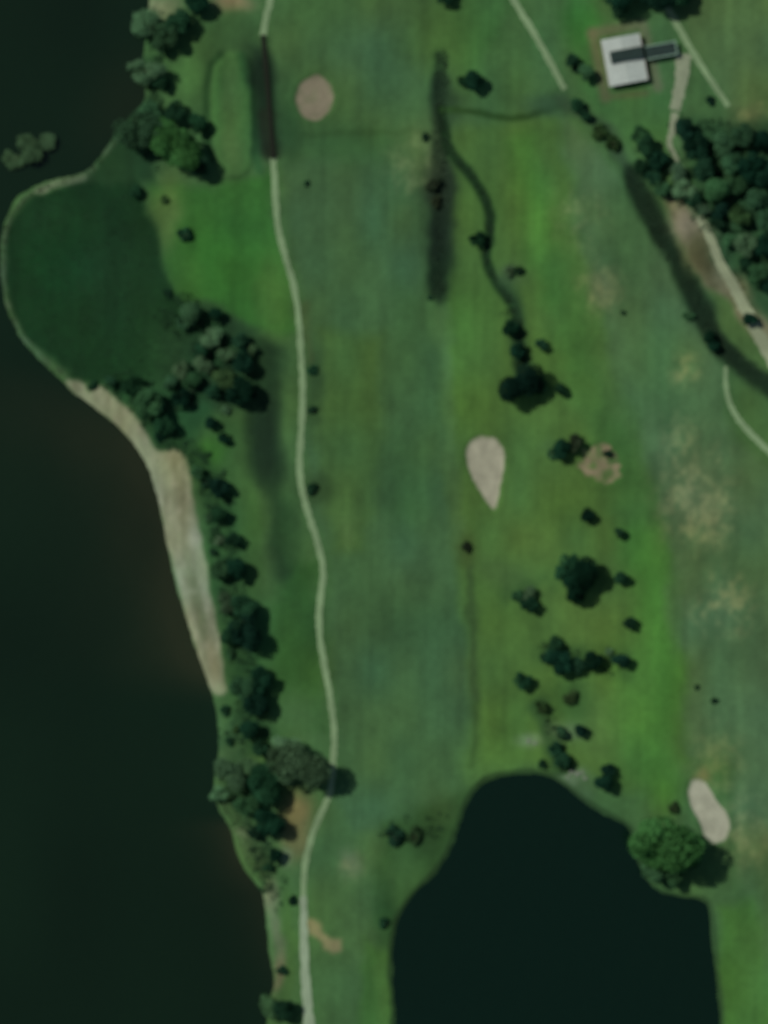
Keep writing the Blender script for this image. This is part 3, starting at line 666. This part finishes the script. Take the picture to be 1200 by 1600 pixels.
 (892,96,12,'dark',T,'small dark tree east of the upper right cart path end'),
 (912,116,15,'mid',T,'mid green tree between the cart path end and the white roofed building'),
 (900,108,8,'dark',SH,'dark bush between the two trees east of the cart path end'),
 (902,164,12,'dark',T,'dark tree at the very end of the upper right cart path'),
 (914,182,10,'dark',T,'dark tree following the cart path end down the ditch'),
 (936,206,14,'olive',SH,'olive bush along the start of the eastern ditch'),
 (958,224,14,'olive',SH,'olive bush farther along the eastern ditch near the woodland'),
 (965,-16,34,'deep',T,'large dark tree at the top edge north of the white roofed building'),
 (1020,-12,34,'deep',T,'large dark tree at the top edge above the start of the slanting path'),
 (1052,-14,26,'dark',T,'dark tree at the top edge, easternmost of the three there'),
 (968,16,16,'dark',T,'dark tree closest to the north wall of the white roofed building'),
 (1112,157,9,'deep',SH,'round dark bush beside the lower end of the slanting path'),
 (996,212,14,'mid',T,'mid green tree at the north west corner of the woodland'),
 (1008,232,18,'dark',T,'dark tree west of the broken gravel drive'),
 (1026,252,17,'deep',T,'black-green tree west of the broken gravel drive, by the ditch'),
 (1000,262,14,'dark',T,'dark tree where the eastern ditch darkens'),
 (1072,204,20,'deep',T,'black-green tree east of the broken gravel drive, northern'),
 (1084,232,22,'deep',T,'black-green tree east of the broken gravel drive, southern'),
 (1100,264,20,'dark',T,'dark tree south east of the broken gravel drive'),
 (1056,272,15,'silver',WI,'pale tree at the foot of the broken gravel drive'),
 (1068,298,18,'silver',WI,'pale green tree at the head of the bare earth bank'),
 (1034,292,16,'mid',T,'mid green tree at the west of the pale tree at the earth bank'),
 (1020,280,13,'dark',T,'dark tree overlooking the eastern ditch by the earth bank'),
 (1084,312,14,'dark',T,'dark tree shading the top of the bare earth bank'),
 (1098,326,12,'pale',WI,'small pale tree at the start of the gravel track'),
 (1120,298,22,'mid',T,'mid green woodland tree north of the gravel track start'),
 (1128,334,16,'deep',T,'black-green tree casting shade across the gravel track start'),
 (1120,350,12,'dark',T,'dark small tree touching the east edge of the gravel track start'),
 (1130,226,20,'mid',T,'mid green tree on the northern woodland edge'),
 (1160,214,20,'mid',T,'green tree on the northern woodland edge near the dry spot'),
 (1190,222,18,'deep',T,'black-green tree on the northern woodland edge at the right frame'),
 (1146,256,20,'mid',T,'green tree in the heart of the woodland'),
 (1174,262,24,'deep',T,'large black-green tree in the woodland, one crown from the right frame'),
 (1202,276,24,'deep',T,'large black-green tree cut by the right frame in the woodland'),
 (1150,292,18,'mid',T,'mid green tree south of the woodland heart'),
 (1180,310,20,'mid',T,'mid green tree of the woodland near the right frame'),
 (1158,336,20,'olive',T,'olive green tree in the southern woodland'),
 (1196,344,18,'mid',T,'mid green tree cut by the right frame in the southern woodland'),
 (1138,376,13,'mid',T,'mid green tree on the east edge of the gravel track, upper'),
 (1162,384,20,'pale',T,'pale green tree in the southern woodland above the dark corner'),
 (1190,386,20,'deep',T,'black-green tree in the dark corner of the southern woodland'),
 (1160,416,14,'dark',T,'dark tree on the east edge of the gravel track, lower'),
 (1184,430,18,'mid',T,'southernmost mid green tree of the woodland on the right'),
 (1206,450,16,'deep',T,'black-green tree cut by the right frame at the end of the woodland'),
 (1170,499,12,'deep',T,'round black-green tree growing against the west side of the gravel track'),
 (1108,526,12,'deep',T,'upper of two fused dark trees on the eastern ditch'),
 (1116,538,12,'deep',T,'lower of two fused dark trees on the eastern ditch'),
 (1074,492,10,'mid',SH,'green shrub on the west side of the eastern ditch'),
 (974,488,5,'dark',SH,'tiny dark shrub on the upper right fairway'),
]
for p in PLANTS: plant(*p)
# ------------------------------------------------------------------ reeds: marsh, ditches, islet
def reeds(name, spots, h, col_mat):
    mb_v, mb_f = [], []
    for (x, y) in spots:
        wx, wy = W(x, y); z = ground_height(x, y)
        if z < -1.0: continue
        for k in range(3):
            a = random.uniform(0, 3.14); L = random.uniform(.12, .4); hh = h*random.uniform(.5, 1.2); dx, dy = math.cos(a)*L, math.sin(a)*L; tx, ty = random.uniform(-.35, .35), random.uniform(-.35, .35)
            b = len(mb_v); mb_v += [(wx-dx, wy-dy, z-.05), (wx+dx, wy+dy, z-.05), (wx+dx*.5+tx, wy+dy*.5+ty, z+hh), (wx-dx*.5+tx, wy-dy*.5+ty, z+hh*.85)]; mb_f.append((b, b+1, b+2, b+3))
    me = bpy.data.meshes.new(name); me.from_pydata(mb_v, [], mb_f); me.update()
    return link_mesh(name, me, col_mat)
def along(pts, r, n):
    P = catmull(pts, 6); o = []
    for i in range(n):
        k = random.randrange(len(P)-1); t = random.random(); p = P[k]*(1-t)+P[k+1]*t; a = random.uniform(0, 6.283); q = r*math.sqrt(random.random()); o.append((p[0]+math.cos(a)*q, p[1]+math.sin(a)*q))
    return o
M_REED_D = simple('wet reeds', (0.018,0.046,0.020), 0.9, 0.3, 0.4); M_REED_M = simple('marsh reeds', (0.012,0.050,0.018), 0.9, 0.15, 0.3)
tag(reeds('ditch_reeds', along(DITCH_A, 13, 700)+along(DITCH_B, 7, 450)+along(DITCH_D[3:], 16, 1300), 0.3, M_REED_D), 'dark wet reeds filling the ditches between the fairways', 'reeds', kind='stuff')
ms = []
while len(ms) < 4500:
    x, y = random.uniform(5, 360), random.uniform(275, 610)
    ms.append((x, y))
ms = np.array(ms); ms = [tuple(p) for p in ms[sdf(ms[:, 0], ms[:, 1], MARSH) > 4]]
tag(reeds('marsh_reeds', ms, 0.2, M_REED_M), 'low dark green reeds covering the marsh inside the pale rim', 'reeds', kind='stuff')
tag(reeds('shore_reeds', along([(352,1250),(372,1275),(400,1340),(420,1370)], 16, 500)+along(list(map(tuple, RIM[::6])), 5, 260), 0.3, M_REED), 'tufts of pale green reeds along the lake rim', 'reeds', kind='stuff')

def scrub(name, paths, label, col):
    r = np.random.RandomState(5); V = []; F = []; tn = []
    for pts, rad, n in paths:
        P = np.array(along(pts, rad, n)); k = vnoise(P[:, 0], P[:, 1], 14, 16, 83) > -0.1
        for x, y in P[k]:
            z = ground_height(x, y); wx, wy = W(x, y)
            if z < -.7 or sdf(np.array([x]), np.array([y]), BEACH)[0] > -3: continue
            R_ = r.uniform(.5, 1.3); tt = r.uniform(.6, 1.3)
            for q in range(14):
                d = r.randn(3); d /= np.linalg.norm(d); c = np.array((wx, wy, z+R_*.35))+d*R_*np.array((.8, .8, .5)); nn = d+r.randn(3)*.6; nn /= np.linalg.norm(nn)
                t = np.cross(nn, r.randn(3)); t /= np.linalg.norm(t); b = np.cross(nn, t); s1 = .28*r.uniform(.6, 1.3); bi = len(V)
                V += [tuple(c-t*s1), tuple(c-b*s1*.6), tuple(c+t*s1), tuple(c+b*s1*.6)]; F.append((bi, bi+1, bi+2, bi+3)); tn += [tt*r.uniform(.75, 1.25)]*4
    me = bpy.data.meshes.new(name); me.from_pydata(V, [], F); me.update(); at = me.attributes.new('tint', 'FLOAT', 'POINT'); at.data.foreach_set('value', np.array(tn, np.float32)); me.materials.append(M_LEAF)
    o = link_mesh(name, me); o.color = col+(1,); tag(o, label, 'undergrowth', kind='stuff')
scrub('undergrowth', [([(222,630),(262,690),(320,730),(345,800),(352,880),(372,970),(388,1070),(400,1150)], 26, 800), ([(352,1150),(362,1210),(400,1250),(412,1320),(430,1400)], 26, 420),
   ([(235,30),(240,120),(225,190),(250,240)], 26, 350), ([(270,480),(330,540),(380,600)], 36, 420), ([(180,600),(260,620),(330,600)], 24, 260)],
   'mid green undergrowth between the trees along the lake shore', (0.034,0.088,0.042))
scrub('undergrowth', [([(1010,250),(1060,290),(1110,340)], 26, 300), ([(1090,220),(1160,280),(1190,400)], 60, 800)],
   'green undergrowth beneath the woodland beside the gravel track', (0.034,0.088,0.042))
scrub('undergrowth', [([(850,1020),(975,1040)], 18, 60), ([(850,1105),(885,1200)], 12, 60), ([(610,1300),(700,1290)], 26, 60), ([(790,470),(820,600)], 10, 60)],
   'sparse dark undergrowth between the scattered trees north of the pond', (0.028,0.070,0.034))

# ------------------------------------------------------------------ rocks at the pond tip and on the shore
def rock(x, y, r, label, flat=.5):
    bm = bmesh.new(); bmesh.ops.create_icosphere(bm, subdivisions=2, radius=1)
    sd_ = random.random()*50
    for v in bm.verts:
        n = mnoise.noise(v.co*1.6+Vector((sd_, 0, 0))); v.co *= 1+n*0.45; v.co.z *= flat
    me = bpy.data.meshes.new('rock'); bm.to_mesh(me); bm.free()
    o = link_mesh('rock', me, M_ROCK); wx, wy = W(x, y); o.location = (wx, wy, max(ground_height(x, y), -.7)+r*S*.1); s = r*S; o.scale = (s*random.uniform(.9, 1.4), s, s*.8); o.rotation_euler = (0, 0, random.uniform(0, 6))
    tag(o, label, 'rock', 'pale rocks at the water')
for x, y, r, l in ((893,1206,3.5,'pale rock at the western end of the stones on the pond tip'),(902,1209,4,'largest pale rock on the pond tip'),(910,1207,3,'pale rock east of the largest one on the pond tip'),(887,1214,2.6,'pale rock nearest the water on the pond tip'),(914,1216,3,'pale rock at the east end of the stones on the pond tip'),
   (826,1158,3.2,'left pale rock on the lawn north of the pond'),(836,1161,2.8,'right pale rock on the lawn north of the pond')): rock(x, y, r, l)

# ------------------------------------------------------------------ boardwalk over the damp hollow
p0, p1 = (411,54), (427,248)
x0, y0 = W(*p0); x1, y1 = W(*p1); L = math.hypot(x1-x0, y1-y0); ang = math.atan2(y1-y0, x1-x0)
bw = tag(empty('boardwalk', (x0, y0, 0.0), ang), 'narrow dark weathered boardwalk joining the two pale cart paths across the dark damp hollow', 'boardwalk')
zb = 0.12
mb = MB(); n = int(L/0.22)
for i in range(n): mb.box(((i+.5)*L/n, random.uniform(-.02, .02), zb+random.uniform(-.008, .008)), (L/n*.9, 1.15, .05))
tag(mb.build('plank', M_WOOD, bw), kind='stuff')
for s_ in (-1, 1):
    MB().box((L/2, s_*.45, zb-.12), (L, .12, .18)).build('joist', M_WOOD, bw)
    MB().box((L/2, s_*.66, zb+.95), (L, .07, .05)).build('handrail', M_WOOD, bw)
    for i in range(14): MB().box((L*(i+.5)/14, s_*.7, zb+.1), (.1, .1, 1.7)).build('post', M_WOOD, bw)

# ------------------------------------------------------------------ white roofed building
bx, by = W(975, 95); RZ = math.radians(10.5)
bg_ = ground_height(975, 95)
bd = tag(empty('clubhouse', (bx, by, bg_), RZ), 'square building with white sheet metal roof and dark raised box across it', 'building')
WX, WY, WH = 11.0, 14.0, 2.7
for cx, cy, dx, dy in ((0, WY/2-.12, WX-.5, .24), (0, -WY/2+.12, WX-.5, .24), (WX/2-.12, 0, .24, WY), (-WX/2+.12, 0, .24, WY)):
    MB().box((cx, cy, WH/2-.2), (dx, dy, WH+.4)).build('wall', M_WALL, bd)
for side in (-1, 1):
    for yy in (-4.4, 0.2, 4.4):
        f = MB().box((side*(WX/2+.03), yy, 1.6), (.1, 1.5, 1.2)).build('window', M_TRIM, bd)
        MB().box((side*(WX/2+.07), yy, 1.6), (.06, 1.3, 1.0)).build('pane', M_GLASS, f)
d_ = MB().box((0, -WY/2-.04, 1.05), (1.8, .1, 2.1)).build('door', M_ROOFD, bd); MB().box((.7, -WY/2-.12, 1.0), (.06, .08, .2)).build('handle', M_TRIM, d_)
# two-slope roof in sheets, each sheet its own panel
RX, RY = 6.1, 7.4; eave, ridge = 2.75, 3.35; nsh = 12
def sheet(y0_, y1_, side):
    g = 0.02; v = []; z = lambda x: ridge-(ridge-eave)*abs(x)/RX
    xs = (0.0, side*RX)
    for dz in (0, .07):
        for x in xs:
            for y in (y0_+g, y1_-g): v.append((x, y, z(x)+dz))
    f = [(0, 1, 3, 2), (4, 6, 7, 5), (0, 2, 6, 4), (1, 5, 7, 3), (2, 3, 7, 6), (0, 4, 5, 1)]
    me = bpy.data.meshes.new('roof_panel'); me.from_pydata(v, [], f); me.update()
    bm = bmesh.new(); bm.from_mesh(me); bmesh.ops.recalc_face_normals(bm, faces=bm.faces); bm.to_mesh(me); bm.free()
    return me
roofdeck = MB(); roofdeck.v = [(-RX+.05, -RY+.05, eave-.06), (0, -RY+.05, ridge-.06), (RX-.05, -RY+.05, eave-.06), (-RX+.05, RY-.05, eave-.06), (0, RY-.05, ridge-.06), (RX-.05, RY-.05, eave-.06),
   (-RX+.05, -RY+.05, eave-.18), (RX-.05, -RY+.05, eave-.18), (-RX+.05, RY-.05, eave-.18), (RX-.05, RY-.05, eave-.18)]
roofdeck.f = [(0, 1, 4, 3), (1, 2, 5, 4), (6, 8, 9, 7), (0, 6, 7, 2, 1), (3, 4, 5, 9, 8), (0, 3, 8, 6), (2, 7, 9, 5)]
roof = roofdeck.build('roof', M_TRIM, bd)
for side in (-1, 1):
    for i in range(nsh):
        link_mesh('roof_panel', sheet(-RY+2*RY*i/nsh, -RY+2*RY*(i+1)/nsh, side), M_ROOF, roof)
MB().box((0, 0, ridge+.10), (.3, RY*2, .06)).build('ridge_cap', M_ROOF, roof)
for side in (-1, 1): MB().box((side*(RX+.08), 0, eave-.02), (.16, RY*2, .14)).build('gutter', M_WALL, bd)
# dark raised box across the roof
mon = MB().box((.9, 1.4, 3.55), (10.2, 3.7, .9)).build('raised_roof_box', M_ROOFD, bd)
MB().box((-1.6, 1.4, 4.06), (4.9, 3.0, .12)).build('vent_cover', M_ROOFD, mon); MB().box((3.0, 1.4, 4.05), (2.6, 2.4, .10)).build('vent_cover', M_ROOFD, mon)
# covered walkway
wk = tag(empty('covered_walkway', (bx, by, bg_), RZ), 'dark covered walkway with pale edge rails between white roof and gravel drive', 'walkway')
MB().box((11.7, .9, 2.62), (9.3, 3.6, .12)).build('canopy', M_ROOFD, wk)
for s_ in (-1, 1):
    MB().box((11.7, .9+s_*2.0, 2.66), (9.5, .34, .16)).build('edge_rail', M_TRIM, wk)
    for i in range(5): MB().box((7.4+i*2.15, .9+s_*1.9, 1.25), (.14, .14, 2.66)).build('post', M_TRIM, wk)
MB().box((16.6, .9, 2.66), (.34, 4.6, .16)).build('end_rail', M_TRIM, wk)
MB().box((11.7, .9, .04), (9.2, 3.4, .12)).build('deck', M_DRIVE, wk)
